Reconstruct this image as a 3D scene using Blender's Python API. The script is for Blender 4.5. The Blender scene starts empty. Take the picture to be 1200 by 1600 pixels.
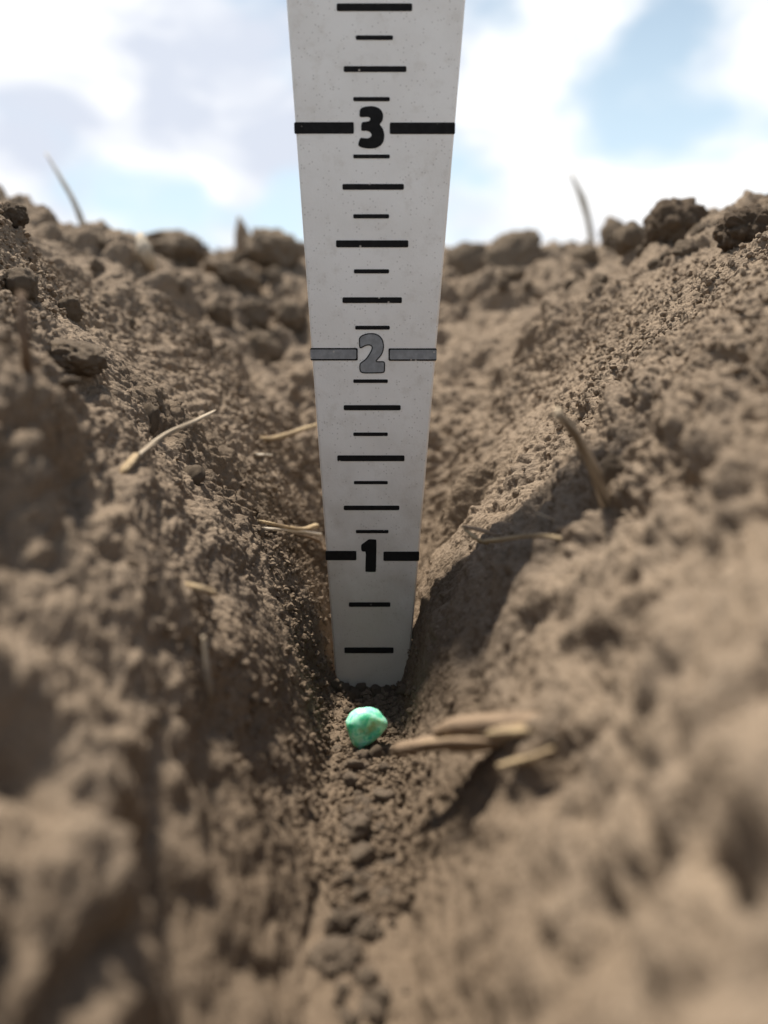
import bpy, bmesh, math, random
import numpy as np
from mathutils import Vector, Matrix

IN = 0.0254                      # everything below is laid out in inches and stored in metres
R = math.radians
rng = np.random.default_rng(11)
random.seed(5)
SC = bpy.context.scene
COL = SC.collection

# ------------------------------------------------------------------ camera
CAM_Z, TILT, FPX = 1.83, R(13.0), 1294.0
cam_d = bpy.data.cameras.new("camera")
cam = bpy.data.objects.new("camera", cam_d)
COL.objects.link(cam)
cam.location = (0, 0, CAM_Z * IN)
cam.rotation_euler = (R(90) - TILT, 0, 0)
cam_d.sensor_fit = 'VERTICAL'
cam_d.sensor_height = 4.8        # a telephone's small sensor, so depth of field is the real one
cam_d.sensor_width = 3.6
cam_d.lens = FPX / 1600 * 4.8
cam_d.clip_start = 0.002
cam_d.clip_end = 2000
cam_d.dof.use_dof = True
cam_d.dof.focus_distance = 4.05 * IN
cam_d.dof.aperture_fstop = 2.0
SC.camera = cam

# ------------------------------------------------------------------ light
SUN_EL, SUN_AZ = R(62), R(-33)   # azimuth from straight ahead, negative = to the left
world = bpy.data.worlds.new("World")
SC.world = world
world.use_nodes = True
sun_d = bpy.data.lights.new("sun", 'SUN')
sun = bpy.data.objects.new("sun", sun_d)
COL.objects.link(sun)
sun_d.energy = 5.0
sun_d.angle = R(6.0)
sun_d.color = (1.0, 0.93, 0.83)
sdir = Vector((math.sin(SUN_AZ) * math.cos(SUN_EL), math.cos(SUN_AZ) * math.cos(SUN_EL), math.sin(SUN_EL)))
sun.rotation_euler = sdir.to_track_quat('Z', 'Y').to_euler()
SC.view_settings.view_transform = 'Standard'
SC.view_settings.look = 'None'
SC.view_settings.exposure = 0.70
SC.view_settings.gamma = 1.0
SC.view_settings.use_curve_mapping = False
SC.render.engine = 'CYCLES'
SC.cycles.max_bounces = 6
SC.cycles.use_denoising = True


def pix_dir(px, py):
    """direction in the world of a point seen in the photograph (used once, to survey positions)"""
    u, v = (px - 600) / FPX, (py - 800) / FPX
    c, s = math.cos(TILT), math.sin(TILT)
    return np.array((u, c - v * s, -s - v * c))


def pix_pt(px, py, depth):
    return np.array((0, 0, CAM_Z)) + pix_dir(px, py) * depth


def N(nt, t, **kw):
    n = nt.nodes.new(t)
    for k, v in kw.items():
        if k.startswith('_'):
            setattr(n, k[1:], v)
    return n


class G:
    """tiny node-graph helper"""
    def __init__(self, nt):
        self.nt = nt

    def n(self, t, ins=None, **props):
        n = self.nt.nodes.new(t)
        for k, v in props.items():
            setattr(n, k, v)
        for k, v in (ins or {}).items():
            s = n.inputs[k]
            if isinstance(v, bpy.types.NodeSocket):
                self.nt.links.new(v, s)
            else:
                s.default_value = v
        return n

    def math(self, op, a, b=0.0, clamp=False):
        n = self.n('ShaderNodeMath', {0: a, 1: b}, operation=op, use_clamp=clamp)
        return n.outputs[0]

    def noise(self, vec, scale, detail=3.0, rough=0.55, dist=0.0):
        return self.n('ShaderNodeTexNoise', {'Vector': vec, 'Scale': scale, 'Detail': detail, 'Roughness': rough, 'Distortion': dist}).outputs[0]

    def vor(self, vec, scale, feature='F1', rand=1.0):
        return self.n('ShaderNodeTexVoronoi', {'Vector': vec, 'Scale': scale, 'Randomness': rand}, feature=feature).outputs['Distance']

    def ramp(self, fac, a, b, lo=0.0, hi=1.0):
        n = self.n('ShaderNodeMapRange', {'Value': fac, 'From Min': a, 'From Max': b, 'To Min': lo, 'To Max': hi}, interpolation_type='SMOOTHSTEP')
        return n.outputs[0]

    def mix(self, fac, a, b, blend='MIX'):
        n = self.n('ShaderNodeMix', data_type='RGBA', blend_type=blend)
        for idx, v in ((0, fac), (6, a), (7, b)):
            s = n.inputs[idx]
            if isinstance(v, bpy.types.NodeSocket):
                self.nt.links.new(v, s)
            elif idx == 0:
                s.default_value = v
            else:
                s.default_value = (*v, 1.0) if len(v) == 3 else v
        return n.outputs[2]


# ---- sky: Nishita air with broken clouds over it
wt = world.node_tree
wt.nodes.clear()
g = G(wt)
sky = g.n('ShaderNodeTexSky', sky_type='NISHITA', sun_disc=False, sun_elevation=SUN_EL, sun_rotation=SUN_AZ,
          air_density=1.0, dust_density=0.6, ozone_density=1.6)
tc = g.n('ShaderNodeTexCoord').outputs['Generated']
mp = g.n('ShaderNodeMapping', {'Vector': tc, 'Scale': (1, 1, 1.9), 'Location': (0.31, 0.17, 0.05)}).outputs[0]
cl = g.math('ADD', g.noise(mp, 4.2, 8.0, 0.58, 0.35), g.math('MULTIPLY', g.math('SUBTRACT', g.noise(mp, 11.0, 6.0, 0.6, 0.4), .5), .45))
# banks of cloud and open gaps, each at its own bearing in the sky
banks = [(60, 60, .20, .27), (330, 90, .13, .22), (200, 200, .07, .14), (330, 230, .10, .24), (430, 215, .08, .20), (860, 60, .13, .27), (1180, 60, .09, .28), (780, 250, .07, .09),
         (850, 340, .16, .20), (1100, 330, .13, .26), (60, 340, .10, .16), (370, 280, .04, .25), (700, 340, .06, .15),
         (1030, 70, .05, -.17), (1090, 10, .05, -.10), (190, 130, .045, -.16), (190, 300, .10, -.14), (430, 320, .05, -.18), (790, 15, .04, -.25), (730, 270, .05, -.16), (300, 340, .06, -.16),
         (1000, 220, .06, -.16), (1110, 215, .06, -.14), (930, 130, .04, -.16)]
tot = cl
for px, py, rad, amt in banks:
    d = pix_dir(px, py)
    d = d / np.linalg.norm(d)
    dist = g.n('ShaderNodeVectorMath', {0: tc, 1: tuple(d)}, operation='DISTANCE').outputs['Value']
    tot = g.math('ADD', tot, g.ramp(dist, 0.0, rad * 1.25, amt, 0.0))
cover = g.ramp(tot, .42, .76)
grey = g.ramp(g.noise(mp, 5.5, 7.0, 0.6, 0.5), .36, .66)
for px, py, rad, amt in [(350, 95, .15, .85), (60, 190, .08, .8), (700, 110, .05, .4), (790, 160, .05, .4), (60, 20, .10, -.9), (1100, 330, .3, -.8), (900, 80, .12, -.9), (180, 170, .04, -.6), (330, 232, .06, -.8), (100, 290, .06, .4)]:
    d = pix_dir(px, py)
    d = d / np.linalg.norm(d)
    dist = g.n('ShaderNodeVectorMath', {0: tc, 1: tuple(d)}, operation='DISTANCE').outputs['Value']
    grey = g.math('ADD', grey, g.ramp(dist, 0.0, rad * 1.2, amt, 0.0))
grey = g.math('MULTIPLY', grey, 1.0, True)
cloudcol = g.mix(grey, (13.6, 13.6, 13.6), (8.6, 9.2, 10.5))
up = g.n('ShaderNodeSeparateXYZ', {0: tc}).outputs[2]
airy = g.mix(g.ramp(up, 0.0, .62, .92, .05), sky.outputs[0], (9.3, 11.6, 13.2))       # milky air low down, deeper blue overhead
col = g.mix(cover, airy, cloudcol)
bg = g.n('ShaderNodeBackground', {'Color': col, 'Strength': 0.054})
wo = g.n('ShaderNodeOutputWorld')
wt.links.new(bg.outputs[0], wo.inputs[0])

# ------------------------------------------------------------------ noise in numpy
_perm = np.random.default_rng(3).permutation(4096).astype(np.int64)
_grad = np.random.default_rng(4).normal(size=(4096, 3))
_grad /= np.linalg.norm(_grad, axis=1)[:, None]
_pts = np.random.default_rng(6).random((4096, 3))


def _hash(ix, iy, iz, seed):
    return _perm[(_perm[(_perm[(ix + seed * 131) & 4095] + iy) & 4095] + iz) & 4095]


def perlin(p, freq, seed=0):
    q = p * freq + seed * 7.31
    i = np.floor(q).astype(np.int64)
    f = q - i
    w = f * f * f * (f * (f * 6 - 15) + 10)
    out = np.zeros(len(p))
    for dx in (0, 1):
        wx = w[:, 0] if dx else 1 - w[:, 0]
        for dy in (0, 1):
            wy = w[:, 1] if dy else 1 - w[:, 1]
            for dz in (0, 1):
                wz = w[:, 2] if dz else 1 - w[:, 2]
                gr = _grad[_hash(i[:, 0] + dx, i[:, 1] + dy, i[:, 2] + dz, seed)]
                out += wx * wy * wz * (gr[:, 0] * (f[:, 0] - dx) + gr[:, 1] * (f[:, 1] - dy) + gr[:, 2] * (f[:, 2] - dz))
    return out * 1.6


def worley(p, freq, seed=0):
    q = p * freq + seed * 3.7
    i = np.floor(q).astype(np.int64)
    f = q - i
    best = np.full(len(p), 9.0)
    for dx in (-1, 0, 1):
        for dy in (-1, 0, 1):
            for dz in (-1, 0, 1):
                c = _pts[_hash(i[:, 0] + dx, i[:, 1] + dy, i[:, 2] + dz, seed)]
                d = (c[:, 0] + dx - f[:, 0]) ** 2 + (c[:, 1] + dy - f[:, 1]) ** 2 + (c[:, 2] + dz - f[:, 2]) ** 2
                np.minimum(best, d, out=best)
    return np.sqrt(best)


def sstep(a, b, x):
    t = np.clip((x - a) / (b - a), 0, 1)
    return t * t * (3 - 2 * t)


# ------------------------------------------------------------------ mesh helpers
def mesh_np(name, v, f, smooth=True):
    """v: (n,3) in inches, f: (m,3) or (m,4)"""
    me = bpy.data.meshes.new(name)
    v = np.asarray(v, np.float32) * IN
    f = np.asarray(f, np.int32)
    k = f.shape[1]
    me.vertices.add(len(v))
    me.vertices.foreach_set('co', v.ravel())
    me.loops.add(f.size)
    me.loops.foreach_set('vertex_index', f.ravel())
    me.polygons.add(len(f))
    me.polygons.foreach_set('loop_start', np.arange(0, f.size, k, dtype=np.int32))
    me.polygons.foreach_set('loop_total', np.full(len(f), k, np.int32))
    me.polygons.foreach_set('use_smooth', np.full(len(f), smooth, bool))
    me.update(calc_edges=True)
    return me


def link(name, me, mat=None, parent=None, loc=None):
    o = bpy.data.objects.new(name, me)
    COL.objects.link(o)
    if mat and not me.materials:
        me.materials.append(mat)
    if parent:
        o.parent = parent
    if loc is not None:
        o.location = tuple(float(c) * IN for c in loc)
    return o


def tag(o, label=None, cat=None, group=None, kind=None):
    for k, v in (('label', label), ('category', cat), ('group', group), ('kind', kind)):
        if v:
            o[k] = v
    return o


# ------------------------------------------------------------------ materials
def new_mat(name):
    m = bpy.data.materials.new(name)
    m.use_nodes = True
    nt = m.node_tree
    gg = G(nt)
    b = nt.nodes['Principled BSDF']
    return m, gg, b


def set_in(gg, b, **kw):
    for k, v in kw.items():
        s = b.inputs[k.replace('_', ' ')]
        if isinstance(v, bpy.types.NodeSocket):
            gg.nt.links.new(v, s)
        else:
            s.default_value = v


def inches(gg, extra=None):
    t = gg.n('ShaderNodeTexCoord').outputs['Object']
    v = gg.n('ShaderNodeMapping', {'Vector': t, 'Scale': (1 / IN, 1 / IN, 1 / IN)}).outputs[0]
    if extra is not None:
        v = gg.n('ShaderNodeVectorMath', {0: v, 1: extra}, operation='ADD').outputs[0]
    return v


def soil_mat(name, base=(.211, .163, .117), per_object=False, damp=False):
    m, gg, b = new_mat(name)
    extra = None
    if per_object:
        rnd = gg.n('ShaderNodeObjectInfo').outputs['Random']
        extra = gg.n('ShaderNodeCombineXYZ', {0: gg.math('MULTIPLY', rnd, 37.0), 1: gg.math('MULTIPLY', rnd, 91.0), 2: 0.0}).outputs[0]
    v = inches(gg, extra)
    big = gg.ramp(gg.noise(v, 0.9, 4), .35, .65)
    mid = gg.ramp(gg.noise(v, 6.0, 4), .3, .7)
    fine = gg.ramp(gg.noise(v, 55.0, 3, .6), .25, .75)
    b0 = np.array(base)
    c = gg.mix(big, tuple(b0 * (.90, .88, .86)), tuple(b0 * (1.08, 1.07, 1.05)))
    c = gg.mix(gg.math('MULTIPLY', mid, .55), c, tuple(b0 * (.74, .76, .80)))
    c = gg.mix(gg.math('MULTIPLY', fine, .55), c, tuple(b0 * (1.32, 1.33, 1.35)))
    # single pale and dark mineral grains
    gr = gg.n('ShaderNodeTexVoronoi', {'Vector': v, 'Scale': 70.0})
    gv = gg.n('ShaderNodeSeparateColor', {0: gr.outputs['Color']}).outputs[0]
    c = gg.mix(gg.math('MULTIPLY', gg.ramp(gv, .90, .97), .45), c, tuple(b0 * (1.5, 1.5, 1.5)))
    c = gg.mix(gg.math('MULTIPLY', gg.ramp(gv, .14, .04), .5), c, tuple(b0 * (.5, .47, .45)))
    rough = .95
    if damp:  # painted-in shade patches, then moist soil with painted shade towards the floor
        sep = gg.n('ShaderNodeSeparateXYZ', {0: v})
        edge_noise = gg.math('MULTIPLY', gg.math('SUBTRACT', gg.noise(v, 3.2, 6, .65), .5), 1.3)
        for cx, cy, cz, rad in ((-.80, 4.35, .95, .62), (-.45, 4.7, .45, .4), (-1.15, 4.2, 1.4, .3), (.50, 4.75, .75, .5), (.42, 3.9, .5, .35)):  # shade of the dark wall faces and cavities, painted into the soil colour
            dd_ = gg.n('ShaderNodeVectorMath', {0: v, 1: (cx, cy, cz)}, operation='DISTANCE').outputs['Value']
            c = gg.mix(gg.math('MULTIPLY', gg.ramp(gg.math('ADD', gg.math('MULTIPLY', dd_, 1 / rad), edge_noise), 1.05, .55), .60), c, tuple(b0 * (.48, .46, .44)))
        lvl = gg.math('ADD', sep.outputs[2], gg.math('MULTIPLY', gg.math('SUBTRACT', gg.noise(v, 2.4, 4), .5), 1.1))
        wet_shade = gg.math('MULTIPLY', gg.ramp(lvl, 1.0, .10), .60)  # darker towards the floor: moist soil together with painted-in shade of the slot
        c = gg.mix(wet_shade, c, tuple(b0 * (.50, .46, .42)))
    bump1 = gg.math('ADD', gg.noise(v, 75.0, 4, .62), gg.math('MULTIPLY', gg.vor(v, 38.0), -.8))
    bm = gg.n('ShaderNodeBump', {'Height': bump1, 'Strength': .9, 'Distance': .010 * IN})
    set_in(gg, b, Base_Color=c, Roughness=rough, Normal=bm.outputs[0])
    b.inputs['Specular IOR Level'].default_value = .12
    return m


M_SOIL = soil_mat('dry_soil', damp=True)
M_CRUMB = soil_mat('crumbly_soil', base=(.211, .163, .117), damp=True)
M_CLOD = soil_mat('clod_soil', base=(.205, .160, .115), per_object=True)
M_RUBBLE = soil_mat('pale_rubble_soil', base=(.275, .215, .158), per_object=True)
M_DARKCLOD = soil_mat('dark_clod_soil', base=(.130, .097, .068), per_object=True)


def straw_mat(name, base, dark, streak=60.0, dirt=.4):
    """fibres run along the object's own x axis"""
    m, gg, b = new_mat(name)
    v = inches(gg)
    st = gg.n('ShaderNodeMapping', {'Vector': v, 'Scale': (.07, 1, 1)}).outputs[0]
    fib = gg.ramp(gg.noise(st, streak, 3, .6), .3, .7)
    c = gg.mix(fib, dark, base)
    blot = gg.ramp(gg.noise(v, 9.0, 4), .48, .70)
    c = gg.mix(gg.math('MULTIPLY', blot, dirt), c, (.20, .145, .10))
    bm = gg.n('ShaderNodeBump', {'Height': fib, 'Strength': .7, 'Distance': .008 * IN})
    set_in(gg, b, Base_Color=c, Roughness=.85, Normal=bm.outputs[0])
    b.inputs['Specular IOR Level'].default_value = .15
    return m


M_STRAW = straw_mat('pale_straw', (.50, .39, .24), (.28, .20, .115))
M_TWIG = straw_mat('grey_twig', (.56, .47, .35), (.12, .09, .06), 42, .45)
M_HUSK = straw_mat('brown_husk', (.31, .225, .15), (.19, .137, .092), 38, .45)
M_ROOT = straw_mat('dark_root', (.20, .14, .095), (.10, .068, .045), 40, .3)
M_CHAFF = straw_mat('pale_chaff', (.60, .53, .43), (.42, .35, .26), 40, .25)
M_GRASS = straw_mat('dry_grass', (.55, .50, .41), (.40, .35, .28), 40, .2)

# ruler paint
M_RULER, gg, b = new_mat('speckled_white_blade')
v = inches(gg)
c = gg.mix(gg.ramp(gg.noise(v, 3.0, 4), .35, .65), (.81, .775, .725), (.87, .84, .795))
c = gg.mix(gg.math('MULTIPLY', gg.ramp(gg.noise(v, 14.0, 5, .65), .5, .8), .35), c, (.50, .43, .34))
spk = gg.n('ShaderNodeTexVoronoi', {'Vector': v, 'Scale': 80.0})
sv = gg.n('ShaderNodeSeparateColor', {0: spk.outputs['Color']})
dotm = gg.math('MULTIPLY', gg.ramp(sv.outputs[0], .80, .86), gg.ramp(spk.outputs['Distance'], .40, .20))
c = gg.mix(gg.math('MULTIPLY', dotm, .34), c, (.27, .23, .19))
spk2 = gg.n('ShaderNodeTexVoronoi', {'Vector': v, 'Scale': 75.0})
sv2 = gg.n('ShaderNodeSeparateColor', {0: spk2.outputs['Color']})
glint = gg.math('MULTIPLY', gg.ramp(sv2.outputs[1], .93, .95), gg.ramp(spk2.outputs['Distance'], .34, .16))
c = gg.mix(glint, c, (.95, .94, .92))
zz = gg.n('ShaderNodeSeparateXYZ', {0: v}).outputs[2]
smear = gg.math('ADD', zz, gg.math('MULTIPLY', gg.noise(v, 5.0, 4), -1.2))
c = gg.mix(gg.math('MULTIPLY', gg.ramp(smear, .80, -.45), .62), c, (.33, .26, .185))
bmp = gg.n('ShaderNodeBump', {'Height': gg.math('ADD', gg.math('MULTIPLY', glint, 1.5), gg.noise(v, 90.0, 2)), 'Strength': .35, 'Distance': .003 * IN})
set_in(gg, b, Base_Color=c, Roughness=gg.math('SUBTRACT', .46, gg.math('MULTIPLY', glint, .25)), Normal=bmp.outputs[0])


def ink_mat(name, colr):
    m, gg, b = new_mat(name)
    v = inches(gg)
    spk = gg.n('ShaderNodeTexVoronoi', {'Vector': v, 'Scale': 46.0})
    sv = gg.n('ShaderNodeSeparateColor', {0: spk.outputs['Color']})
    dm = gg.math('MULTIPLY', gg.ramp(sv.outputs[0], .93, .96), gg.ramp(spk.outputs['Distance'], .30, .14))
    c = gg.mix(gg.ramp(gg.noise(v, 40, 3), .3, .8), colr, tuple(x * 1.35 + .004 for x in colr))
    c = gg.mix(gg.math('MULTIPLY', dm, .8), c, (.55, .50, .44))
    set_in(gg, b, Base_Color=c, Roughness=.7)
    b.inputs['Specular IOR Level'].default_value = .2
    return m


M_INK = ink_mat('black_print', (.006, .0055, .0055))
M_INKG = ink_mat('grey_print', (.235, .240, .245))

# green seed coat
M_SEED, gg, b = new_mat('green_seed_coat')
v = inches(gg)
n1 = gg.noise(v, 24.0, 5, .62, .8)
n2 = gg.noise(v, 9.0, 3, .5)
st = gg.n('ShaderNodeMapping', {'Vector': v, 'Scale': (1.0, 1.0, .28)}).outputs[0]
n3 = gg.noise(st, 34.0, 3, .5)
c = gg.mix(gg.ramp(n1, .36, .62), (.08, .68, .41), (.50, .96, .71))
c = gg.mix(gg.math('MULTIPLY', gg.ramp(n2, .55, .70), .85), c, (.34, .46, .13))
zz = gg.n('ShaderNodeSeparateXYZ', {0: v}).outputs[2]
low = gg.ramp(zz, .03, -.05)
c = gg.mix(gg.math('MULTIPLY', gg.math('MULTIPLY', gg.ramp(n3, .50, .66), gg.math('ADD', gg.math('MULTIPLY', low, .8), .2)), .9), c, (.62, .88, .70))  # highlight streaks painted into the coat colour, mostly on the lower half
sc = gg.ramp(gg.noise(v, 26.0, 2, .5), .66, .70)
c = gg.mix(gg.math('MULTIPLY', sc, .9), c, (.32, .22, .15))
bm = gg.n('ShaderNodeBump', {'Height': n1, 'Strength': .35, 'Distance': .01 * IN})
set_in(gg, b, Base_Color=c, Roughness=.40, Normal=bm.outputs[0])
b.inputs['Subsurface Weight'].default_value = .6
b.inputs['Subsurface Radius'].default_value = (.3, 1.0, .7)
b.inputs['Subsurface Scale'].default_value = .06 * IN
b.inputs['Coat Weight'].default_value = .15
b.inputs['Coat Roughness'].default_value = .15

# ------------------------------------------------------------------ the ground: one sheet from the furrow out to the horizon
def base_h(x, y):
    """furrow, its thrown-up shoulders, the closed end behind the ruler and the open field"""
    xc = -.055 + .02 * np.sin(y * 1.3)
    left = x < xc
    d = np.abs(x - xc)
    # waviness of the two walls
    wl = .08 * np.exp(-((y - 3.15) / .55) ** 2) - .10 * np.exp(-((y - 4.6) / .6) ** 2)
    wl = wl - .07 * np.exp(-((y - 3.85) / .3) ** 2)
    wr = .05 * np.exp(-((y - 3.25) / .5) ** 2) - .05 * np.exp(-((y - 4.5) / .6) ** 2)
    bulge = np.where(left, wl, wr) * sstep(.25, .7, d)
    d = d + bulge
    wid = np.where(left, .165, .125)
    lowr = np.clip(d - wid, 0, None)
    z1 = 2.7 * lowr ** 2 / (lowr + .075)                          # steep slot cut by the opener
    zm = .74 + np.where(left, 1.0, 1.12) * (d - .42)              # then the slumped wall
    z1 = -np.log(np.exp(-9 * np.minimum(z1, 12)) + np.exp(-9 * np.minimum(zm, 12))) / 9
    z2 = 2.03 + (d - 1.62) * .50
    k = 9.0
    z = -np.log(np.exp(-k * np.minimum(z1, 12)) + np.exp(-k * np.minimum(z2, 12))) / k
    z3 = 2.92 + .10 * np.sin(x * .9 + 1.3) + (d - 3.5) * .01
    z = -np.log(np.exp(-6.0 * np.minimum(z, 12)) + np.exp(-6.0 * np.minimum(z3, 12))) / 6.0
    # the furrow closes behind the ruler
    ramp = np.interp(y, [4.3, 4.9, 5.6, 6.6, 8.0, 9.5, 11.5, 13, 16], [-.5, .12, .50, 1.12, 1.72, 2.2, 2.66, 2.74, 2.7])
    k = 5.0
    z = np.log(np.exp(k * z) + np.exp(k * ramp)) / k - .085 * np.exp(-((y - 3.85) / .45) ** 2) * np.exp(-(d / .3) ** 2)
    # open field further out: fall back to ordinary level, mild roll
    rr = np.hypot(x, y)
    far = sstep(12, 30, rr)
    field = 2.35 + .25 * np.sin(x * .21) * np.cos(y * .17)
    inside = np.exp(-(x / 2.5) ** 2)
    keep = inside * (y < 0)
    z = z * (1 - far * (1 - keep)) + field * far * (1 - keep)
    return z


BUMPS = [  # x, y, radius, height: the lumps and hollows of the walls one can tell apart
    (-1.25, 2.85, .42, .12), (-2.1, 4.6, .42, .20), (-.95, 3.3, .25, .06),
    (1.0, 3.45, .20, .10), (1.5, 3.7, .4, .06),
    (-1.0, 2.0, .25, -.10), (2.6, 6.4, .6, .12), (.55, 2.70, .22, .22), (-2.7, 7.5, .7, .1),
    (-1.22, 4.35, .24, .10), (-.80, 4.3, .26, -.10), (-1.45, 4.9, .3, .08), (.53, 4.55, .15, -.42), (.46, 4.85, .16, .16), (.40, 5.35, .18, -.25), (.75, 4.4, .12, .06), (-.52, 4.75, .13, -.18),
]


def surface(P):
    """P (n,2) in plan -> displaced surface points"""
    x, y = P[:, 0], P[:, 1]
    h = base_h(x, y)
    for bx, by, br, ba in BUMPS:
        h = h + ba * np.exp(-((x - bx) ** 2 + (y - by) ** 2) / br ** 2)
    e = .03
    hx = (base_h(x + e, y) - base_h(x - e, y)) / (2 * e)
    hy = (base_h(x, y + e) - base_h(x, y - e)) / (2 * e)
    nn = np.stack([-hx, -hy, np.ones_like(h)], 1)
    nn /= np.linalg.norm(nn, axis=1)[:, None]
    p = np.stack([x, y, h], 1)
    r = np.hypot(x, y)
    floor = np.exp(-np.clip(h, 0, None) / .16)                   # pressed, smoother foot of the furrow
    smear = 1 - .62 * sstep(.85, .40, h + .25 * perlin(p, 1.3, 23)) * (1 - sstep(4.2, 5.0, y))
    farc = sstep(5.2, 7.5, r)
    midc = 1 - .58 * sstep(2.7, 3.5, r) * (1 - sstep(5.4, 7.0, r))          # scraped smoother where the opener pressed
    calm = .15 + .85 * sstep(.30, -.25, perlin(p, .75, 21) + .35 * perlin(p, 2.1, 22))       # patches that crumble and patches that stay smooth
    wide = 1 - .9 * sstep(40, 120, r)
    fade = lambda a: 1 - sstep(a, a * 2.2, r)
    w = np.stack([perlin(p, 1.7, 31), perlin(p, 1.7, 32), perlin(p, 1.7, 33)], 1) * .12
    q = p + w
    d = .16 * perlin(p, .75, 1) * (1 - floor)
    b2 = np.abs(perlin(q, 1.7, 2)) - .22
    d += b2 * (.15 + .20 * farc) * (1 - .85 * floor) * (.45 + .55 * smear) * (.55 + .45 * calm) * midc
    b3 = np.abs(perlin(q, 3.6, 3)) - .22
    d += b3 * (.14 + .03 * farc) * (1 - .7 * floor) * smear * (.45 + .55 * calm) * midc
    d -= sstep(.05, .65, perlin(q, 2.6, 17)) * .09 * smear * (1 - floor) * (1 - .6 * sstep(3.2, 3.9, r) * (1 - sstep(5.5, 7, r))) * sstep(.25, .5, h)     # hollows where clods fell out
    near = r < 26
    qs = q[near]
    dn = np.zeros(near.sum())
    nb = 1 + .35 * (1 - sstep(2.3, 3.3, r[near]))
    cn, sm, fl, fc = calm[near], smear[near], floor[near], farc[near]
    dn += (np.abs(perlin(qs, 7.5, 4)) - .22) * (.046 + .03 * fc) * sm * nb * (.45 + .55 * cn)
    dn += (np.abs(perlin(qs, 15.0, 5)) - .22) * .028 * sm * nb * (.4 + .6 * cn)
    w2 = qs + np.stack([perlin(qs, 11, 34), perlin(qs, 11, 35), perlin(qs, 11, 36)], 1) * .02
    dn += (.45 - worley(w2, 13.0, 6)) * .024 * cn ** 2 * (1 - .6 * fl) * sm
    dn += (.45 - worley(w2, 27.0, 7)) * .025 * (.45 + .55 * cn) * sm
    dn -= sstep(.30, .6, perlin(qs, 9.0, 15)) * .05 * sm * (.3 + .7 * cn)
    dn -= sstep(.30, .55, perlin(qs, 21.0, 16)) * .016 * sm                     # little pits
    dn += (np.abs(perlin(qs, 31.0, 8)) - .2) * .018 * (.5 + .5 * cn) * sm
    dn += perlin(qs, 62.0, 9) * .0095
    # drag marks of the opener along the furrow
    st = p[near] * np.array((9.0, .8, 9.0))
    dn += perlin(st, 1.0, 12) * .010 * (1 - cn) * sstep(.05, .4, h[near])
    d[near] += dn * (1 - sstep(18, 26, r[near]))
    d = d * wide
    return p + nn * d[:, None], nn


def radii():
    r, out = .06, []
    while r < 3200:
        out.append(r)
        s = np.interp(r, [0, 1, 2.5, 2.95, 3.05, 5.6, 6.5, 9, 10, 14, 20], [.06, .03, .013, .009, .0068, .0068, .011, .016, .026, .04, .2])
        if r > 20:
            s = r * .06
        r += s
    return np.array(out)


def azimuths():
    a = list(np.linspace(-R(33), R(33), 660))
    s, t = a[1] - a[0], R(33)
    side = []
    while True:
        s = min(s * 1.12, R(6))
        t += s
        if t > math.pi - s * .5:
            break
        side.append(t)
    return np.array([-k for k in reversed(side)] + a + side)


RR, AA = radii(), azimuths()
nr, na = len(RR), len(AA)
gr_, ga_ = np.meshgrid(RR, AA, indexing='ij')
PL = np.stack([(gr_ * np.sin(ga_)).ravel(), (gr_ * np.cos(ga_)).ravel()], 1)
GV, GNB = surface(PL)
idx = np.arange(nr * na).reshape(nr, na)
nxt = np.roll(idx, -1, axis=1)
quads = np.stack([idx[:-1], nxt[:-1], nxt[1:], idx[1:]], -1).reshape(-1, 4)[:, ::-1]
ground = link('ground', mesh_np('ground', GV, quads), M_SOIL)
tag(ground, 'dry crumbly brown soil opened into a narrow seed furrow', None, None, 'structure')
# true normals of the sheet
_g3 = GV.reshape(nr, na, 3)
_du = np.gradient(_g3, axis=0)
_dv = np.gradient(_g3, axis=1)
GN = np.cross(_dv, _du).reshape(-1, 3)
GN /= np.linalg.norm(GN, axis=1)[:, None] + 1e-12
GN[GN[:, 2] < -.9] *= -1
_c, _s = math.cos(TILT), math.sin(TILT)
_dz = GV[:, 2] - CAM_Z
DEP = GV[:, 1] * _c - _dz * _s
PX = 600 + FPX * GV[:, 0] / DEP
PY = 800 - FPX * (GV[:, 1] * _s + _dz * _c) / DEP
OKV = (DEP > .3)


def seen(px, py, rad=5):
    """the nearest piece of soil on the line of sight through a surveyed point -> position, normal, depth"""
    m = np.where(OKV & (np.abs(PX - px) < rad) & (np.abs(PY - py) < rad))[0]
    if len(m) == 0:
        return seen(px, py, rad * 2)
    dm = DEP[m]
    m = m[dm < dm.min() + .12]
    k = m[np.argmin((PX[m] - px) ** 2 + (PY[m] - py) ** 2)]
    return GV[k], GN[k], DEP[k]


# ------------------------------------------------------------------ ruler
RY = 4.02


def on_ruler(px, py):
    dd = pix_dir(px, py)
    lam = RY / dd[1]
    return dd[0] * lam, CAM_Z + dd[2] * lam


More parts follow.
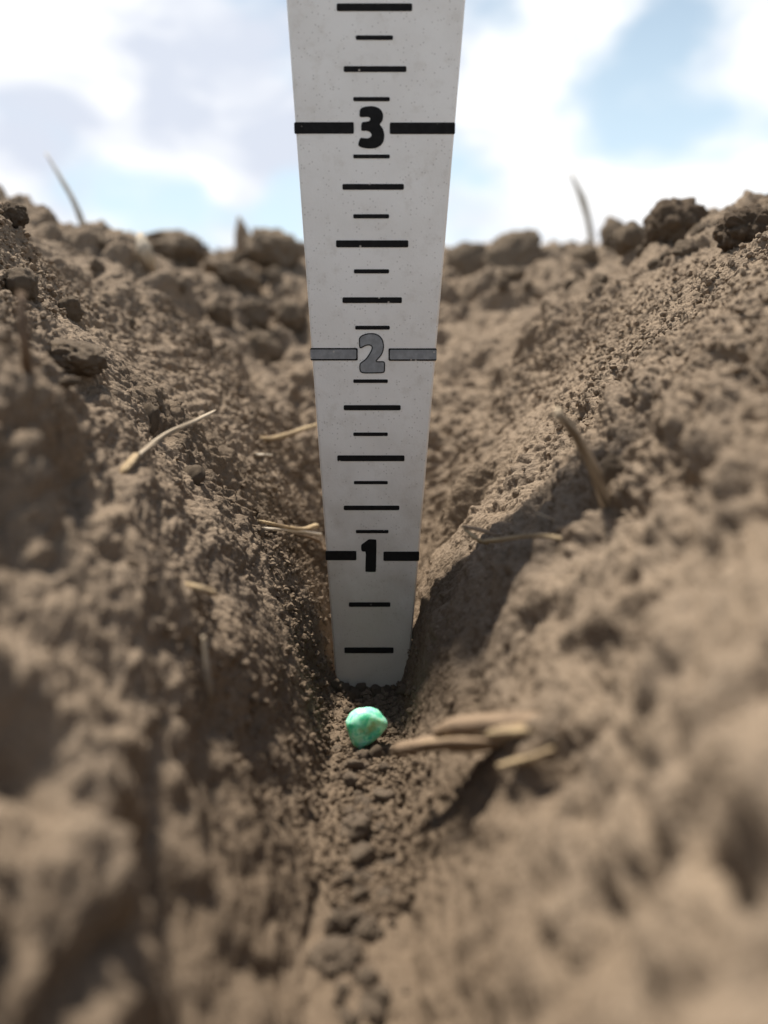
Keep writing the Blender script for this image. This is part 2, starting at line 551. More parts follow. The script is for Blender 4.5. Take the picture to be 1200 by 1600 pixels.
def prism(name, poly, y0, y1, mat, parent, bevel=0.0):
    """poly: outline in (x, z); thickness from y0 (front) to y1 (back)"""
    bm = bmesh.new()
    vs = [bm.verts.new((x * IN, y0 * IN, z * IN)) for x, z in poly]
    f = bm.faces.new(vs)
    bm.normal_update()
    if f.normal.y > 0:
        f.normal_flip()
    ex = bmesh.ops.extrude_face_region(bm, geom=[f])
    for e in ex['geom']:
        if isinstance(e, bmesh.types.BMVert):
            e.co.y = y1 * IN
    bmesh.ops.recalc_face_normals(bm, faces=bm.faces)
    if bevel:
        ed = [e for e in bm.edges if len(e.link_faces) == 2 and e.calc_face_angle() > R(50)]
        bmesh.ops.bevel(bm, geom=ed, offset=bevel * IN, segments=3, affect='EDGES', profile=.6)
    bmesh.ops.triangulate(bm, faces=[f for f in bm.faces if len(f.verts) > 4])
    me = bpy.data.meshes.new(name)
    bm.to_mesh(me)
    bm.free()
    if bevel:
        for p in me.polygons:
            p.use_smooth = True
        me.set_sharp_from_angle(angle=R(35))
    o = link(name, me, mat, parent)
    return o


ruler = bpy.data.objects.new('depth_ruler', None)
COL.objects.link(ruler)
ruler.empty_display_size = .01
tag(ruler, 'white speckled tapered depth ruler with black marks standing upright in the furrow', 'ruler')
(xl0, z0), (xl1, z1) = on_ruler(447, 0), on_ruler(523, 1050)
(xr0, _), (xr1, _) = on_ruler(727.5, 0), on_ruler(639.5, 1050)
lx = lambda z: xl0 + (xl1 - xl0) * (z - z0) / (z1 - z0)
rx = lambda z: xr0 + (xr1 - xr0) * (z - z0) / (z1 - z0)
ztop, zb = 3.68, -.06
prism('blade', [(lx(zb) + .09, zb - .16), (rx(zb) - .09, zb - .16), (rx(zb + .02) - .035, zb - .06), (rx(zb + .1), zb + .1), (rx(ztop), ztop), (lx(ztop), ztop), (lx(zb + .1), zb + .1), (lx(zb) + .035, zb - .06)],
      RY, RY + .075, M_RULER, ruler, .020)
PR = .0022


def bar(name, x0, x1, yc, th, mat=M_INK, lift=PR, grow=0.0):
    (a, zt), (b_, zb_) = on_ruler(x0 - grow, yc - th / 2 - grow), on_ruler(x1 + grow, yc + th / 2 + grow)
    rr_ = min(.006, (zt - zb_) * .3)
    pts = []
    for cx, cz, a0 in ((b_ - rr_, zt - rr_, 0), (a + rr_, zt - rr_, 90), (a + rr_, zb_ + rr_, 180), (b_ - rr_, zb_ + rr_, 270)):
        for k in range(4):
            t = R(a0 + 30 * k)
            pts.append((cx + rr_ * math.cos(t), cz + rr_ * math.sin(t)))
    return pts


TICKS = [(526, 644, 11.5, 12), (556, 614, 59, 7), (537, 635, 108, 9), (552, 609, 155, 6.5), (552, 609, 244.5, 6), (535, 631, 292, 9),
         (552, 608, 338, 6.5), (525, 638, 381, 11), (553, 608, 424, 6.5), (535, 628, 469, 9), (555, 609, 512, 6), (552, 606, 595.5, 5.5), (537, 626, 637, 8),
         (552, 606, 678.5, 5.5), (527, 632, 716, 9), (553, 606, 754, 5), (537, 624, 793.5, 7), (556, 607, 830.5, 5), (545, 610, 944.5, 7), (538, 615, 1016, 9)]
for x0, x1, yc, th in TICKS:
    prism('tick_mark', bar('', x0, x1, yc, th), RY - PR, RY + .004, M_INK, ruler)
for x0, x1, yc, th in [(459.5, 553, 200, 18), (609, 711, 200.5, 18), (508.5, 557, 868, 14.5), (599, 655, 869, 14.5)]:
    tag(prism('inch_bar', bar('', x0, x1, yc, th), RY - PR, RY + .004, M_INK, ruler), 'solid black bar beside an inch number')
for x0, x1, yc, th in [(485, 559, 553.5, 19.5), (607, 682, 554, 19.5)]:
    o = tag(prism('inch_bar', bar('', x0, x1, yc, th), RY - PR, RY + .004, M_INK, ruler), 'grey bar outlined in black beside the number two')
    e0, e1 = (0, -2.2) if x0 < 500 else (2.2, 0)
    prism('grey_fill', bar('', x0 + e0, x1 + e1, yc, th - 4.6), RY - 2 * PR, RY - PR + .0006, M_INKG, o)


def offset_poly(pts, d):
    pts = np.array(pts, float)
    nxt_, prv = np.roll(pts, -1, 0), np.roll(pts, 1, 0)
    area = np.sum(pts[:, 0] * nxt_[:, 1] - nxt_[:, 0] * pts[:, 1])
    t = nxt_ - prv
    t /= np.linalg.norm(t, axis=1)[:, None]
    n_ = np.stack([t[:, 1], -t[:, 0]], 1) * (1 if area > 0 else -1)
    return pts + n_ * d


def smooth_poly(pts, it=1):
    pts = np.array(pts, float)
    for _ in range(it):
        nx = np.roll(pts, -1, 0)
        pts = np.stack([pts * .75 + nx * .25, pts * .25 + nx * .75], 1).reshape(-1, 2)
    return pts


def glyph(pts, ox, oy, sc):
    return [on_ruler(ox + x / sc, oy + y / sc) for x, y in pts]


THREE = [(505, 172), (520, 158), (550, 150), (590, 148), (625, 158), (648, 178), (657, 205), (655, 235), (645, 254), (632, 266), (652, 288), (665, 325), (663, 365), (650, 395), (620, 417), (580, 424), (535, 420),
         (505, 411), (494, 400), (500, 375), (510, 352), (535, 356), (560, 357), (577, 350), (582, 335), (575, 318), (555, 308), (522, 308), (514, 304), (516, 252), (545, 250), (568, 245), (575, 232), (568, 220), (545, 217), (520, 220), (503, 217)]
TWO = [(487, 180), (520, 158), (570, 148), (620, 155), (655, 185), (668, 225), (668, 265), (655, 305), (630, 335), (607, 360), (640, 361), (670, 360), (677, 372), (676, 400), (676, 432), (665, 443), (590, 445), (510, 445), (492, 430), (490, 380),
       (505, 365), (535, 345), (560, 310), (580, 275), (585, 250), (570, 235), (545, 235), (520, 245), (500, 257), (490, 255), (488, 220)]
ONE = [(575, 150), (600, 150), (648, 152), (656, 160), (654, 300), (650, 482), (642, 491), (600, 491), (546, 490), (538, 482), (541, 380), (545, 278), (520, 279), (499, 272), (494, 240), (496, 207), (520, 190), (548, 170)]
tag(prism('numeral', glyph(smooth_poly(THREE), 440, 130, 4.138), RY - PR, RY + .004, M_INK, ruler), 'black number 3')
tag(prism('numeral', glyph(smooth_poly(ONE), 490, 820, 6.667), RY - PR, RY + .004, M_INK, ruler), 'black number 1')
o2 = tag(prism('numeral', glyph(offset_poly(smooth_poly(TWO), 4), 460, 490, 4.8), RY - PR, RY + .004, M_INK, ruler), 'grey number 2 with black outline')
prism('grey_fill', glyph(offset_poly(smooth_poly(TWO), -4.5), 460, 490, 4.8), RY - 2 * PR, RY - PR + .0006, M_INKG, o2)

# ------------------------------------------------------------------ seed
def ico(level):
    bm = bmesh.new()
    bmesh.ops.create_icosphere(bm, subdivisions=level, radius=1.0)
    v = np.array([p.co[:] for p in bm.verts])
    f = np.array([[q.index for q in p.verts] for p in bm.faces])
    bm.free()
    return v, f


v, f = ico(5)
x, y, z = v[:, 0].copy(), v[:, 1].copy(), v[:, 2].copy()
taper = np.where(z < .15, 1 - .42 * np.clip((.15 - z) / 1.15, 0, 1) ** 1.2, 1.0)
x2 = x * .090 * taper + np.where(z < 0, z, 0) * .018
y2 = y * .070 * taper
z2 = np.where(z > 0, z * .083, z * .100)
p = np.stack([x2, y2, z2], 1)
p[:, 0] += .009 * np.exp(-((z - .25) / .35) ** 2) * (x > 0) * np.clip(x, 0, 1)
p += v * (perlin(p, 14, 41) * .006 + perlin(p, 34, 42) * .0022)[:, None]
p[:, 1] += .02 * np.exp(-(x / .45) ** 2) * np.exp(-((z + .2) / .5) ** 2) * (y < 0)      # the dented germ side
SP, SN, SD = seen(572, 1168)
sp = pix_pt(572, 1134, SD - .05)
seed = link('corn_kernel', mesh_np('corn_kernel', p, f), M_SEED, None, sp)
seed.rotation_euler = (R(-14), R(7), R(10))
tag(seed, 'shiny green coated corn kernel lying on the furrow floor before the ruler', 'seed')
tv, tf = ico(3)
tp = tv * np.array((.026, .022, .020)) * (1 + .2 * perlin(tv, 2.0, 44))[:, None]
link('tip_cap', mesh_np('tip_cap', tp + np.array((-.020, .01, -.090)), tf), M_SEED, seed)

# ------------------------------------------------------------------ clods
def make_clod(seed_, level=4, facets=6, rough=.2):
    r_ = np.random.default_rng(seed_)
    v, f = ico(level)
    p = v * (1 + .22 * perlin(v, .9, 50 + seed_))[:, None]
    for _ in range(facets):
        n_ = r_.normal(size=3)
        n_ /= np.linalg.norm(n_)
        c_ = r_.uniform(.62, .92)
        s_ = p @ n_
        over = np.clip(s_ - c_, 0, None)
        p = p - n_ * (over * .85)[:, None]
    q = p + perlin(p, 2.5, 61)[:, None] * .1
    dsp = (np.abs(perlin(q, 1.9, 51 + seed_)) - .2) * rough * 1.3 + (np.abs(perlin(q, 4.2, 52 + seed_)) - .2) * rough * .75 + (.45 - worley(q, 5.0, seed_)) * rough * .35
    if level > 3:
        dsp += (.45 - worley(q, 10.0, seed_ + 1)) * rough * .22 + perlin(q, 17, 53) * rough * .12
    p = p + v * dsp[:, None]
    return mesh_np('soil_clod', p, f)


CL_BIG = [make_clod(i, 5, 5 + i % 3, .22) for i in range(4)]
CL_MID = [make_clod(10 + i, 4, 4 + i % 3, .24) for i in range(8)]
CL_SMALL = [make_clod(30 + i, 3, 4, .22) for i in range(8)]
for m_ in CL_BIG + CL_MID + CL_SMALL:
    m_.materials.append(M_CLOD)
CL_RUB = [make_clod(70 + i, 3, 4, .26) for i in range(8)]
for m_ in CL_RUB:
    m_.materials.append(M_RUBBLE)
CL_RUB_BIG = [make_clod(90 + i, 5, 5, .24) for i in range(3)]
for m_ in CL_RUB_BIG:
    m_.materials.append(M_RUBBLE)
CL_DARK = [make_clod(50 + i, 5, 5, .26) for i in range(2)]
for m_ in CL_DARK:
    m_.materials.append(M_DARKCLOD)


def clod(me, pos, size, label, group=None, rot=None, name='soil_clod'):
    o = link(name, me, None, None, pos)
    s = np.array(size if hasattr(size, '__len__') else (size,) * 3)
    o.scale = tuple(float(k) for k in s)
    o.rotation_euler = rot if rot else tuple(float(k) for k in rng.uniform(0, 6.28, 3))
    tag(o, label, 'clod', group)
    return o


def clod_at(px, py, wpx, me, label, group=None, asp=(1, 1, .85), sink=.25, rad=6, rot=None):
    P, n_, d_ = seen(px, py, rad)
    r_ = wpx * .5 * d_ / FPX
    c_ = P + np.array((0, .25, .3)) * r_ * (1 - sink)
    return clod(me, c_, tuple(r_ * a for a in asp), label, group, rot)


clod_at(1060, 367, 94, CL_DARK[0], 'dark rounded clod rising above the right skyline', asp=(1, 1, .95), rot=(0, 0, 1))
clod_at(1165, 372, 90, CL_DARK[1], 'dark clod at the right edge of the skyline', asp=(1, 1, .8), rot=(0, 0, 2))
clod_at(1075, 395, 40, CL_MID[0], 'small pale clod at the foot of the dark skyline clod')
clod_at(945, 362, 70, CL_BIG[1], 'brown clod on the skyline beside the dark grass blade', asp=(1, 1, .6))
clod_at(20, 342, 44, CL_DARK[1], 'dark clod at the far left end of the skyline', asp=(1, 1, .7))
clod_at(275, 398, 100, CL_BIG[2], 'broad brown clod right of the pale chaff flake', asp=(1.1, 1, .65), rot=(0, 0, .6))
clod_at(365, 440, 90, CL_BIG[0], 'large tilted clod with sunlit top left of the ruler', asp=(1.1, 1, .6), rot=(.2, .3, .9))
clod_at(425, 390, 88, CL_BIG[3], 'bulky clod against the sky beside the ruler edge', asp=(1, 1, .8), rot=(0, 0, 0), sink=.7)
clod_at(412, 553, 62, CL_MID[1], 'rounded clod left of the number two bar', asp=(1, 1, .8))
clod_at(455, 505, 60, CL_MID[2], 'clod tucked behind the ruler above the rounded clod')
clod_at(400, 500, 50, CL_MID[3], 'small dark sided clod above the rounded clod')
clod_at(735, 420, 70, CL_MID[4], 'clod on the skyline just right of the ruler', asp=(1.2, 1, .7))
clod_at(800, 408, 80, CL_MID[5], 'low clod on the skyline between ruler and grass blade', asp=(1.2, 1, .6))
clod_at(112, 575, 105, CL_BIG[1], 'blurred overhanging clod on the left wall', asp=(1.05, .9, .55), rot=(.1, -.2, 2.2), rad=10)
clod_at(35, 455, 62, CL_MID[6], 'crisp pitted clod at the left edge of the furrow rim', asp=(1, 1, .8))
clod_at(110, 490, 44, CL_MID[7], 'small cracked clod beside the pitted clod on the left rim')
clod_at(235, 660, 40, CL_SMALL[0], 'crumb clod on the dark left wall near the slanting straw', asp=(1.3, 1, .7), sink=.7)
clod_at(300, 745, 34, CL_SMALL[1], 'pale crumb clod on the dark left wall below the slanting straw', asp=(1.3, 1, .7), sink=.7)
clod_at(960, 745, 46, CL_MID[0], 'dark cracked clod behind the foot of the upright twig', asp=(1.2, .8, .5))
clod_at(560, 1308, 58, CL_RUB_BIG[0], 'largest clod on the furrow floor below the kernel', asp=(.9, 1, .95), rot=(0, 0, .4), sink=.1)
clod_at(525, 1455, 46, CL_RUB_BIG[1], 'blurred clod on the near furrow floor, left of a pair', sink=.0)
clod_at(578, 1465, 40, CL_RUB_BIG[2], 'blurred clod on the near furrow floor, right of a pair', sink=.0)
clod_at(522, 1512, 66, CL_RUB_BIG[1], 'pale blurred clod nearest the camera on the furrow floor', asp=(1, 1, .8), sink=.1, rot=(0, 0, .8))
clod_at(588, 1185, 30, CL_SMALL[2], 'dark fronted clod just below the kernel tip', sink=.1)
clod_at(556, 1205, 34, CL_RUB[3], 'flat pale clod on the floor below the kernel', asp=(1.2, 1, .5), sink=.1)
clod_at(600, 1250, 30, CL_RUB[4], 'clod with a deep shadow right of the floor rubble', asp=(1.3, 1, .7), rot=(0, .3, .5), sink=.1)
clod_at(542, 1115, 14, CL_SMALL[5], 'tiny clod touching the upper left side of the kernel', sink=0)

# soil pushed up against the ruler's foot
for k in range(22):
    px, py = rng.uniform(522, 645), rng.uniform(1062, 1090)
    P, n_, d_ = seen(px, py, 5)
    r_ = rng.uniform(.012, .036)
    clod(CL_SMALL[int(rng.integers(0, 8))], (P[0], min(P[1], RY - r_ * .9), P[2] + r_ * .3), (r_, r_ * .9, r_ * .8), 'small crumb pushed up against the foot of the ruler', 'crumbs at the foot of the ruler')

# rubble on the furrow floor
for k in range(110):
    py = rng.uniform(1150, 1600)
    px = 572 - (py - 1150) * .02 + rng.normal() * (15 + (py - 1150) * .022)
    if abs(px - 572) < 40 and py < 1175:
        continue
    P, n_, d_ = seen(px, py, 5)
    r_ = min(.012 * math.exp(rng.normal() * .55) + .004, .05)
    clod(CL_RUB[int(rng.integers(0, 8))], P + n_ * r_ * .3, (r_, r_, r_ * .8), 'small loose clod among the rubble along the furrow floor', 'loose clods on the furrow floor')

# clods across the far slopes and the skyline
for k in range(110):
    px = rng.uniform(0, 1200)
    lo = 345 if px < 340 or px > 850 else 395
    py = rng.uniform(lo, 560) if px < 480 else rng.uniform(lo, 470)
    if 455 < px < 715:
        continue
    P, n_, d_ = seen(px, py, 6)
    side = 'left' if px < 590 else 'right'
    if d_ < 5.2:
        continue
    r_ = min(.045 * math.exp(rng.normal() * .55), .15)
    clod(CL_MID[int(rng.integers(0, 8))] if r_ > .08 else CL_SMALL[int(rng.integers(0, 8))], P - n_ * r_ * .1, (r_, r_ * .95, r_ * .7), 'blurred small clod on the far slope %s of the ruler' % side, 'clods on the far slope %s of the ruler' % side)

# ------------------------------------------------------------------ loose crumbs, uncountable
def crumbs(n, sel_w, smin, smax, level_jit=.28):
    cand = np.where(sel_w > 0)[0]
    w_ = sel_w[cand]
    pick = rng.choice(cand, n, p=w_ / w_.sum())
    bv, bf = ico(1)
    s = smin * (smax / smin) ** (rng.random(n) ** 2.6)
    jit = 1 + rng.uniform(-level_jit, level_jit, (n, len(bv)))
    q = rng.normal(size=(n, 4))
    q /= np.linalg.norm(q, axis=1)[:, None]
    a, b_, c_, d_ = q.T
    rot = np.stack([np.stack([1 - 2 * (c_ * c_ + d_ * d_), 2 * (b_ * c_ - a * d_), 2 * (b_ * d_ + a * c_)], 1),
                    np.stack([2 * (b_ * c_ + a * d_), 1 - 2 * (b_ * b_ + d_ * d_), 2 * (c_ * d_ - a * b_)], 1),
                    np.stack([2 * (b_ * d_ - a * c_), 2 * (c_ * d_ + a * b_), 1 - 2 * (b_ * b_ + c_ * c_)], 1)], 1)
    v0 = bv[None] * jit[..., None] * rng.uniform(.7, 1.15, (n, 1, 3))
    vv = np.einsum('nij,nkj->nki', rot, v0) * s[:, None, None]
    ctr = GV[pick] + rng.normal(size=(n, 3)) * .004 + GN[pick] * (s * .35)[:, None]
    vv += ctr[:, None]
    ff = (bf[None] + (np.arange(n) * len(bv))[:, None, None]).reshape(-1, 3)
    return vv.reshape(-1, 3), ff


inview = (PX > -40) & (PX < 1240) & (PY > 300) & (PY < 1640) & OKV
area = (RR[:, None] * np.gradient(RR)[:, None] * np.ones(na)[None]).ravel() * np.tile(np.gradient(AA), nr)
crumble = sstep(.25, -.2, perlin(GV, .55, 21)) * .8 + .2
focus = inview & (DEP > 2.6) & (DEP < 6.5)
floorm = np.exp(-((GV[:, 0] + .045) / .10) ** 2) * (GV[:, 2] < .25) * (GV[:, 1] < 4.1)
wgt = area * focus * (crumble ** 3 * .9 + 6.0 * floorm)
wgt = wgt * (1 + 1.5 * ((GV[:, 0] < -.25) & (GV[:, 1] > 3.4) & (GV[:, 2] > .3) & (GV[:, 2] < 2.0)))
cv, cf = crumbs(28000, wgt, .0035, .022)
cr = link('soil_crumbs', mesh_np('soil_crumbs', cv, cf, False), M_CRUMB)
tag(cr, 'loose soil crumbs covering the furrow walls and floor', None, None, 'stuff')

# ------------------------------------------------------------------ straw, twigs and roots
def stalk(name, pts, radii_, mat, flat=1.0, seg=10, sub=8, parent=None, wob=.12, local=True, jag=True):
    """a tapering stem through pts (inches); the object's x axis runs from first to last point"""
    P = np.array(pts, float)
    rad = np.array(radii_, float)
    t = np.linspace(0, len(P) - 1, (len(P) - 1) * sub + 1)
    i = np.clip(t.astype(int), 0, len(P) - 2)
    fr = t - i
    Pm = np.vstack([2 * P[0] - P[1], P, 2 * P[-1] - P[-2]])
    a, b_, c_, d_ = Pm[i], Pm[i + 1], Pm[i + 2], Pm[i + 3]
    fr_ = fr[:, None]
    C = .5 * (2 * b_ + (c_ - a) * fr_ + (2 * a - 5 * b_ + 4 * c_ - d_) * fr_ ** 2 + (3 * b_ - a - 3 * c_ + d_) * fr_ ** 3)
    rr = np.interp(t, np.arange(len(rad)), rad)
    T = np.gradient(C, axis=0)
    T /= np.linalg.norm(T, axis=1)[:, None]
    X = P[-1] - P[0]
    X /= np.linalg.norm(X)
    up = np.array((0, 0, 1.0)) if abs(X[2]) < .9 else np.array((0, -1.0, 0))
    S = np.cross(T, up)
    S /= np.linalg.norm(S, axis=1)[:, None]
    U = np.cross(S, T)
    ang = np.linspace(0, 2 * np.pi, seg, endpoint=False)
    sd = random.randint(0, 500)
    ring = 1 + wob * np.array([[math.sin(3 * k + sd) * math.cos(sd * .7 + j * .35 + k * 1.7) for k in ang] for j in range(len(C))])
    V = C[:, None] + (S[:, None] * np.cos(ang)[None, :, None] + U[:, None] * np.sin(ang)[None, :, None] * flat) * (rr[:, None] * ring)[..., None]
    if jag:
        for e, sg in ((0, -1), (-1, 1)):
            V[e] += T[e] * (sg * rr[e] * rng.uniform(0, 1.6, (seg, 1)))
    n_ = len(C)
    ids = np.arange(n_ * seg).reshape(n_, seg)
    nx = np.roll(ids, -1, 1)
    F = np.stack([ids[:-1], nx[:-1], nx[1:], ids[1:]], -1).reshape(-1, 4)
    caps = []
    Vf = V.reshape(-1, 3)
    for e, c0 in ((0, C[0]), (n_ - 1, C[-1])):
        Vf = np.vstack([Vf, c0[None]])
        k = len(Vf) - 1
        for j in range(0, seg, 2):
            q_ = [ids[e, j], ids[e, (j + 1) % seg], ids[e, (j + 2) % seg], k]
            caps.append(q_ if e else q_[::-1])
    F = np.vstack([F, np.array(caps)])
    Yx = np.cross(up, X)
    Yx /= np.linalg.norm(Yx)
    Zx = np.cross(X, Yx)
    Mx = np.stack([X, Yx, Zx], 1)
    loc = (Vf - P[0]) @ Mx
    o = link(name, mesh_np(name, loc, F), mat)
    mw = Matrix([[*Mx[0], P[0][0] * IN], [*Mx[1], P[0][1] * IN], [*Mx[2], P[0][2] * IN], [0, 0, 0, 1]])
    if parent:
        o.parent = parent
        o.matrix_parent_inverse = parent.matrix_basis.inverted()
    o.matrix_basis = mw
    return o


def on_soil(px, py, lift=.0, rad=5):
    P, n_, d_ = seen(px, py, rad)
    return P + n_ * lift, d_


def lay(pts, lift=.04, bed=.35):
    """stiff piece resting on the lumps under the surveyed points: returns positions and the mean depth"""
    d = np.array([seen(a, b_, 4)[2] for a, b_ in pts])
    t = np.linspace(0, 1, len(d))
    k = np.polyfit(t, d, 1) if len(d) > 2 else np.array([d[1] - d[0], d[0]])
    k[0] = np.clip(k[0], -.5, .5)
    line = k[0] * t + np.median(d - k[0] * t)
    line += np.minimum(0, (d - line).min()) * (1 - bed) - lift
    return [pix_pt(a, b_, q) for (a, b_), q in zip(pts, line)], float(line.mean()), line


def px_r(w, d_):
    return w * .5 * d_ / FPX


# upright twig on the right wall
B, dB = on_soil(944, 782)
pts = [pix_pt(950, 800, dB + .03), pix_pt(940, 770, dB - .03), pix_pt(926, 728, dB - .10), pix_pt(908, 695, dB - .15), pix_pt(890, 667, dB - .19), pix_pt(873, 648, dB - .21)]
r0 = px_r(20, dB)
tw = stalk('twig', pts, [r0 * 1.05, r0, r0 * 1.1, r0 * .95, r0 * .92, r0 * .8], M_TWIG, .8, 12, 8)
tag(tw, 'upright bent grey twig leaning from the right furrow wall', 'twig')
for k, (ex, ey) in enumerate([(867, 643), (875, 641), (869, 650)]):
    stalk('splinter', [pix_pt(877 + k, 653, dB - .205), pix_pt((877 + ex) / 2, (653 + ey) / 2, dB - .215), pix_pt(ex, ey, dB - .22)], [r0 * .30, r0 * .26, r0 * .1], M_CHAFF, .6, 6, 4, tw)

# yellow straw across the right wall
P_, dB, ln = lay([(755, 846), (775, 844), (805, 840), (835, 837), (860, 838), (880, 843)], .09)
r0 = px_r(12, dB)
o = stalk('straw', P_, [r0 * .9, r0, r0 * .9, r0 * .8, r0 * .75, r0 * .7], M_STRAW, .7, 10, 6)
tag(o, 'thin yellow straw lying across the right wall with a folded brown end', 'straw')
stalk('folded_end', [pix_pt(758, 848, ln[0]), pix_pt(743, 841, ln[0] - .02), pix_pt(728, 828, ln[0] - .01)], [r0 * .9, r0 * 1.3, r0 * .9], M_STRAW, .5, 8, 5, o)
stalk('torn_flap', [pix_pt(731, 824, ln[0]), pix_pt(752, 829, ln[0] + .01), pix_pt(776, 836, ln[0] + .02)], [r0 * 1.2, r0 * 2.0, r0 * .9], M_HUSK, .3, 8, 5, o)
B, dB = on_soil(865, 812)
o = stalk('straw', [pix_pt(836, 800, dB - .02), pix_pt(855, 808, dB - .03), pix_pt(885, 822, dB)], [px_r(3, dB), px_r(4, dB), px_r(3, dB)], M_TWIG, .8, 6, 5)
tag(o, 'faint thin stem half buried just above the yellow straw', 'straw')

# big husk in front on the right
P_, dm, ln = lay([(632, 1168), (680, 1161), (740, 1152), (800, 1142), (880, 1134)], .05, .35)
dl, db = ln[0], ln[3]
pts = P_
r0 = px_r(68, 3.0)
o = stalk('corn_husk', pts, [r0 * .45, r0 * .5, r0 * .8, r0 * .95, r0 * .9], M_HUSK, .6, 16, 8, wob=.22)
tag(o, 'thick blurred brown husk piece reaching from the right wall towards the kernel', 'husk')
stalk('ridge', [pix_pt(690, 1142, ln[1] - .02), pix_pt(720, 1134, ln[2] - .02), pix_pt(780, 1130, ln[3] - .02), pix_pt(870, 1129, ln[4])], [r0 * .3, r0 * .55, r0 * .5, r0 * .4], M_HUSK, .8, 10, 6, o)
stalk('ridge', [pix_pt(740, 1150, ln[2] - .07), pix_pt(790, 1142, ln[3] - .07), pix_pt(870, 1136, ln[4] - .04)], [r0 * .25, r0 * .32, r0 * .25], M_STRAW, .7, 10, 6, o)
for k in range(7):
    a0, y0_ = 650 + k * 14 + rng.uniform(-8, 8), 1164 - k * 4
    stalk('fibre', [pix_pt(a0, y0_, ln[1] - .05), pix_pt(a0 + 60, y0_ - 6 + rng.uniform(-5, 5), ln[2] - .08), pix_pt(a0 + 150, y0_ - 12 + rng.uniform(-6, 6), ln[3] - .08)],
          [r0 * .10, r0 * .16, r0 * .08], M_STRAW if k % 2 else M_HUSK, .6, 6, 5, o)
P_, dB, ln = lay([(782, 1196), (812, 1188), (832, 1184), (862, 1172)], .02, .6)
o = stalk('straw', P_, [px_r(10, dB), px_r(14, dB), px_r(13, dB), px_r(11, dB)], M_STRAW, .8, 10, 6)
tag(o, 'short pale blurred straw lying just below the big husk', 'straw')
B, dB = on_soil(865, 1155)
clod(CL_SMALL[6], pix_pt(862, 1158, dB - .08), px_r(20, dB), 'small pale clod at the right end of the husk')

# slanting straw in front of the left wall
P_, d0, ln = lay([(195, 735), (225, 706), (258, 680), (295, 662), (335, 643)], .05, .1)
o = stalk('straw', P_, [px_r(9, d0), px_r(11, d0), px_r(11, d0), px_r(10, d0), px_r(7, d0)], M_TWIG, .7, 10, 6)
tag(o, 'thin blurred straw slanting across the left wall with a bright end', 'straw')
stalk('bright_end', [pix_pt(182, 752, ln[0] - .03), pix_pt(195, 733, ln[0] - .05), pix_pt(212, 712, ln[1] - .05)], [px_r(10, d0), px_r(15, d0), px_r(12, d0)], M_STRAW, .5, 10, 6, o)

# pair of stems beside the ruler
P_, dB, ln = lay([(406, 815), (430, 820), (455, 825), (475, 827), (492, 822)])
o = stalk('straw', P_, [px_r(7, dB), px_r(8, dB), px_r(8, dB), px_r(9, dB), px_r(11, dB)], M_STRAW, .8, 10, 6)
tag(o, 'pair of pale straw stems pointing at the left ruler edge with a curled leaf', 'straw')
stalk('second_stem', [pix_pt(412, 826, ln[0] - .02), pix_pt(450, 829, ln[2] - .02), pix_pt(475, 831, ln[3] - .01), pix_pt(500, 835, ln[4])], [px_r(7, dB), px_r(8, dB), px_r(8, dB), px_r(6, dB)], M_CHAFF, .8, 10, 6, o)
stalk('curled_leaf', [pix_pt(455, 833, ln[2]), pix_pt(480, 838, ln[3]), pix_pt(498, 847, ln[4]), pix_pt(508, 860, ln[4])], [px_r(4, dB), px_r(11, dB), px_r(13, dB), px_r(6, dB)], M_HUSK, .35, 10, 6, o)
P_, dB, ln = lay([(388, 683), (420, 685), (450, 679), (475, 670), (495, 664)])
o = stalk('straw', P_, [px_r(9, dB), px_r(10, dB), px_r(11, dB), px_r(10, dB), px_r(8, dB)], M_STRAW, .7, 10, 6)
tag(o, 'blurred straw lying behind the ruler above the stem pair', 'straw')
P_, dB, ln = lay([(400, 711), (412, 711), (424, 712)])
o = stalk('straw', P_, [px_r(7, dB), px_r(7, dB), px_r(6, dB)], M_CHAFF, .7, 8, 5)
tag(o, 'tiny pale straw bit between the two straws left of the ruler', 'straw')
B, dB = on_soil(305, 915)
o = stalk('straw', [pix_pt(285, 912, dB + .05), pix_pt(310, 918, dB - .04), pix_pt(336, 927, dB - .03)], [px_r(10, dB), px_r(11, dB), px_r(12, dB)], M_STRAW, .8, 10, 6)
tag(o, 'short straw stub with cut end jutting from the left wall', 'straw')
B, dB = on_soil(322, 1050)
o = stalk('root', [pix_pt(318, 995, dB - .02), pix_pt(322, 1030, dB - .04), pix_pt(326, 1065, dB - .05), pix_pt(330, 1098, dB - .03)], [px_r(7, dB), px_r(8, dB), px_r(9, dB), px_r(7, dB)], M_TWIG, .8, 10, 6)
tag(o, 'pale root hanging straight down the left wall edge', 'root')
B, dB = on_soil(40, 560)
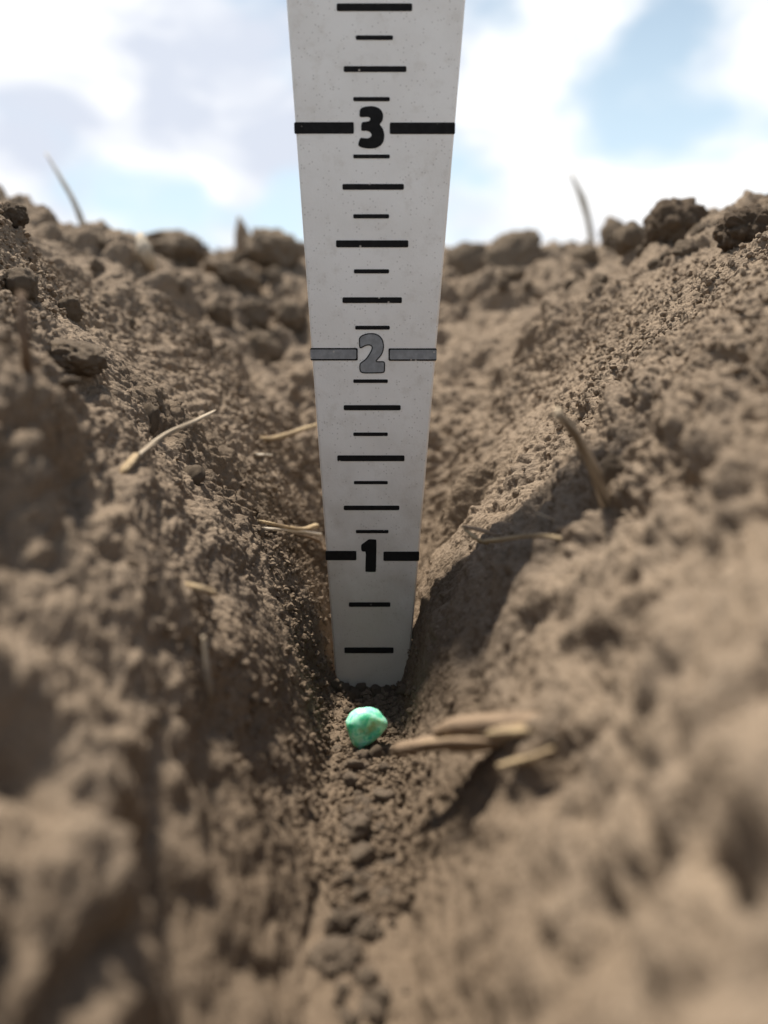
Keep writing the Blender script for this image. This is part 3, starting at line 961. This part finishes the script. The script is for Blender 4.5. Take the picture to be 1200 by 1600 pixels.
o = stalk('root', [pix_pt(45, 600, dB), pix_pt(40, 550, dB - .10), pix_pt(36, 505, dB - .12), pix_pt(33, 462, dB - .10)], [px_r(17, dB), px_r(17, dB), px_r(16, dB), px_r(12, dB)], M_ROOT, .9, 12, 6)
tag(o, 'dark blurred root standing up at the left edge', 'root')
P, n_, d_ = seen(112, 600, 8)
clod(CL_SMALL[7], pix_pt(110, 597, d_ - .1), (px_r(34, d_), px_r(20, d_), px_r(18, d_)), 'small bright pebble of soil under the overhanging left clod', None, (0, 0, 0))

# flakes and blades against the sky
B, dB = on_soil(228, 410)
o = stalk('chaff_flake', [pix_pt(232, 424, dB + .05), pix_pt(229, 405, dB - .1), pix_pt(225, 388, dB - .15), pix_pt(219, 372, dB - .12)], [px_r(18, dB), px_r(25, dB), px_r(25, dB), px_r(14, dB)], M_CHAFF, .35, 12, 6)
tag(o, 'pale chaff flake standing beside a dark hollow on the left slope', 'chaff')
B, dB = on_soil(382, 400)
o = stalk('chaff_flake', [pix_pt(388, 412, dB), pix_pt(383, 385, dB - .05), pix_pt(377, 360, dB - .05), pix_pt(373, 340, dB - .03)], [px_r(34, dB), px_r(32, dB), px_r(20, dB), px_r(5, dB)], M_HUSK, .5, 12, 6)
tag(o, 'tan pointed flake standing up against the sky left of the ruler', 'chaff')
B, dB = on_soil(925, 365)
o = stalk('grass_blade', [pix_pt(923, 372, dB), pix_pt(919, 342, dB), pix_pt(910, 312, dB), pix_pt(892, 272, dB)], [px_r(12, dB), px_r(11, dB), px_r(12, dB), px_r(4, dB)], M_GRASS, .4, 8, 6)
tag(o, 'dark blurred grass blade rising above the right skyline', 'grass blade')
B, dB = on_soil(130, 365)
o = stalk('grass_blade', [pix_pt(135, 368, dB + 1), pix_pt(120, 325, dB + 1), pix_pt(102, 290, dB + 1), pix_pt(72, 240, dB + 1)], [px_r(17, dB), px_r(15, dB), px_r(15, dB), px_r(5, dB)], M_GRASS, .3, 8, 6)
tag(o, 'faint blurred grass blade leaning over the left skyline', 'grass blade')
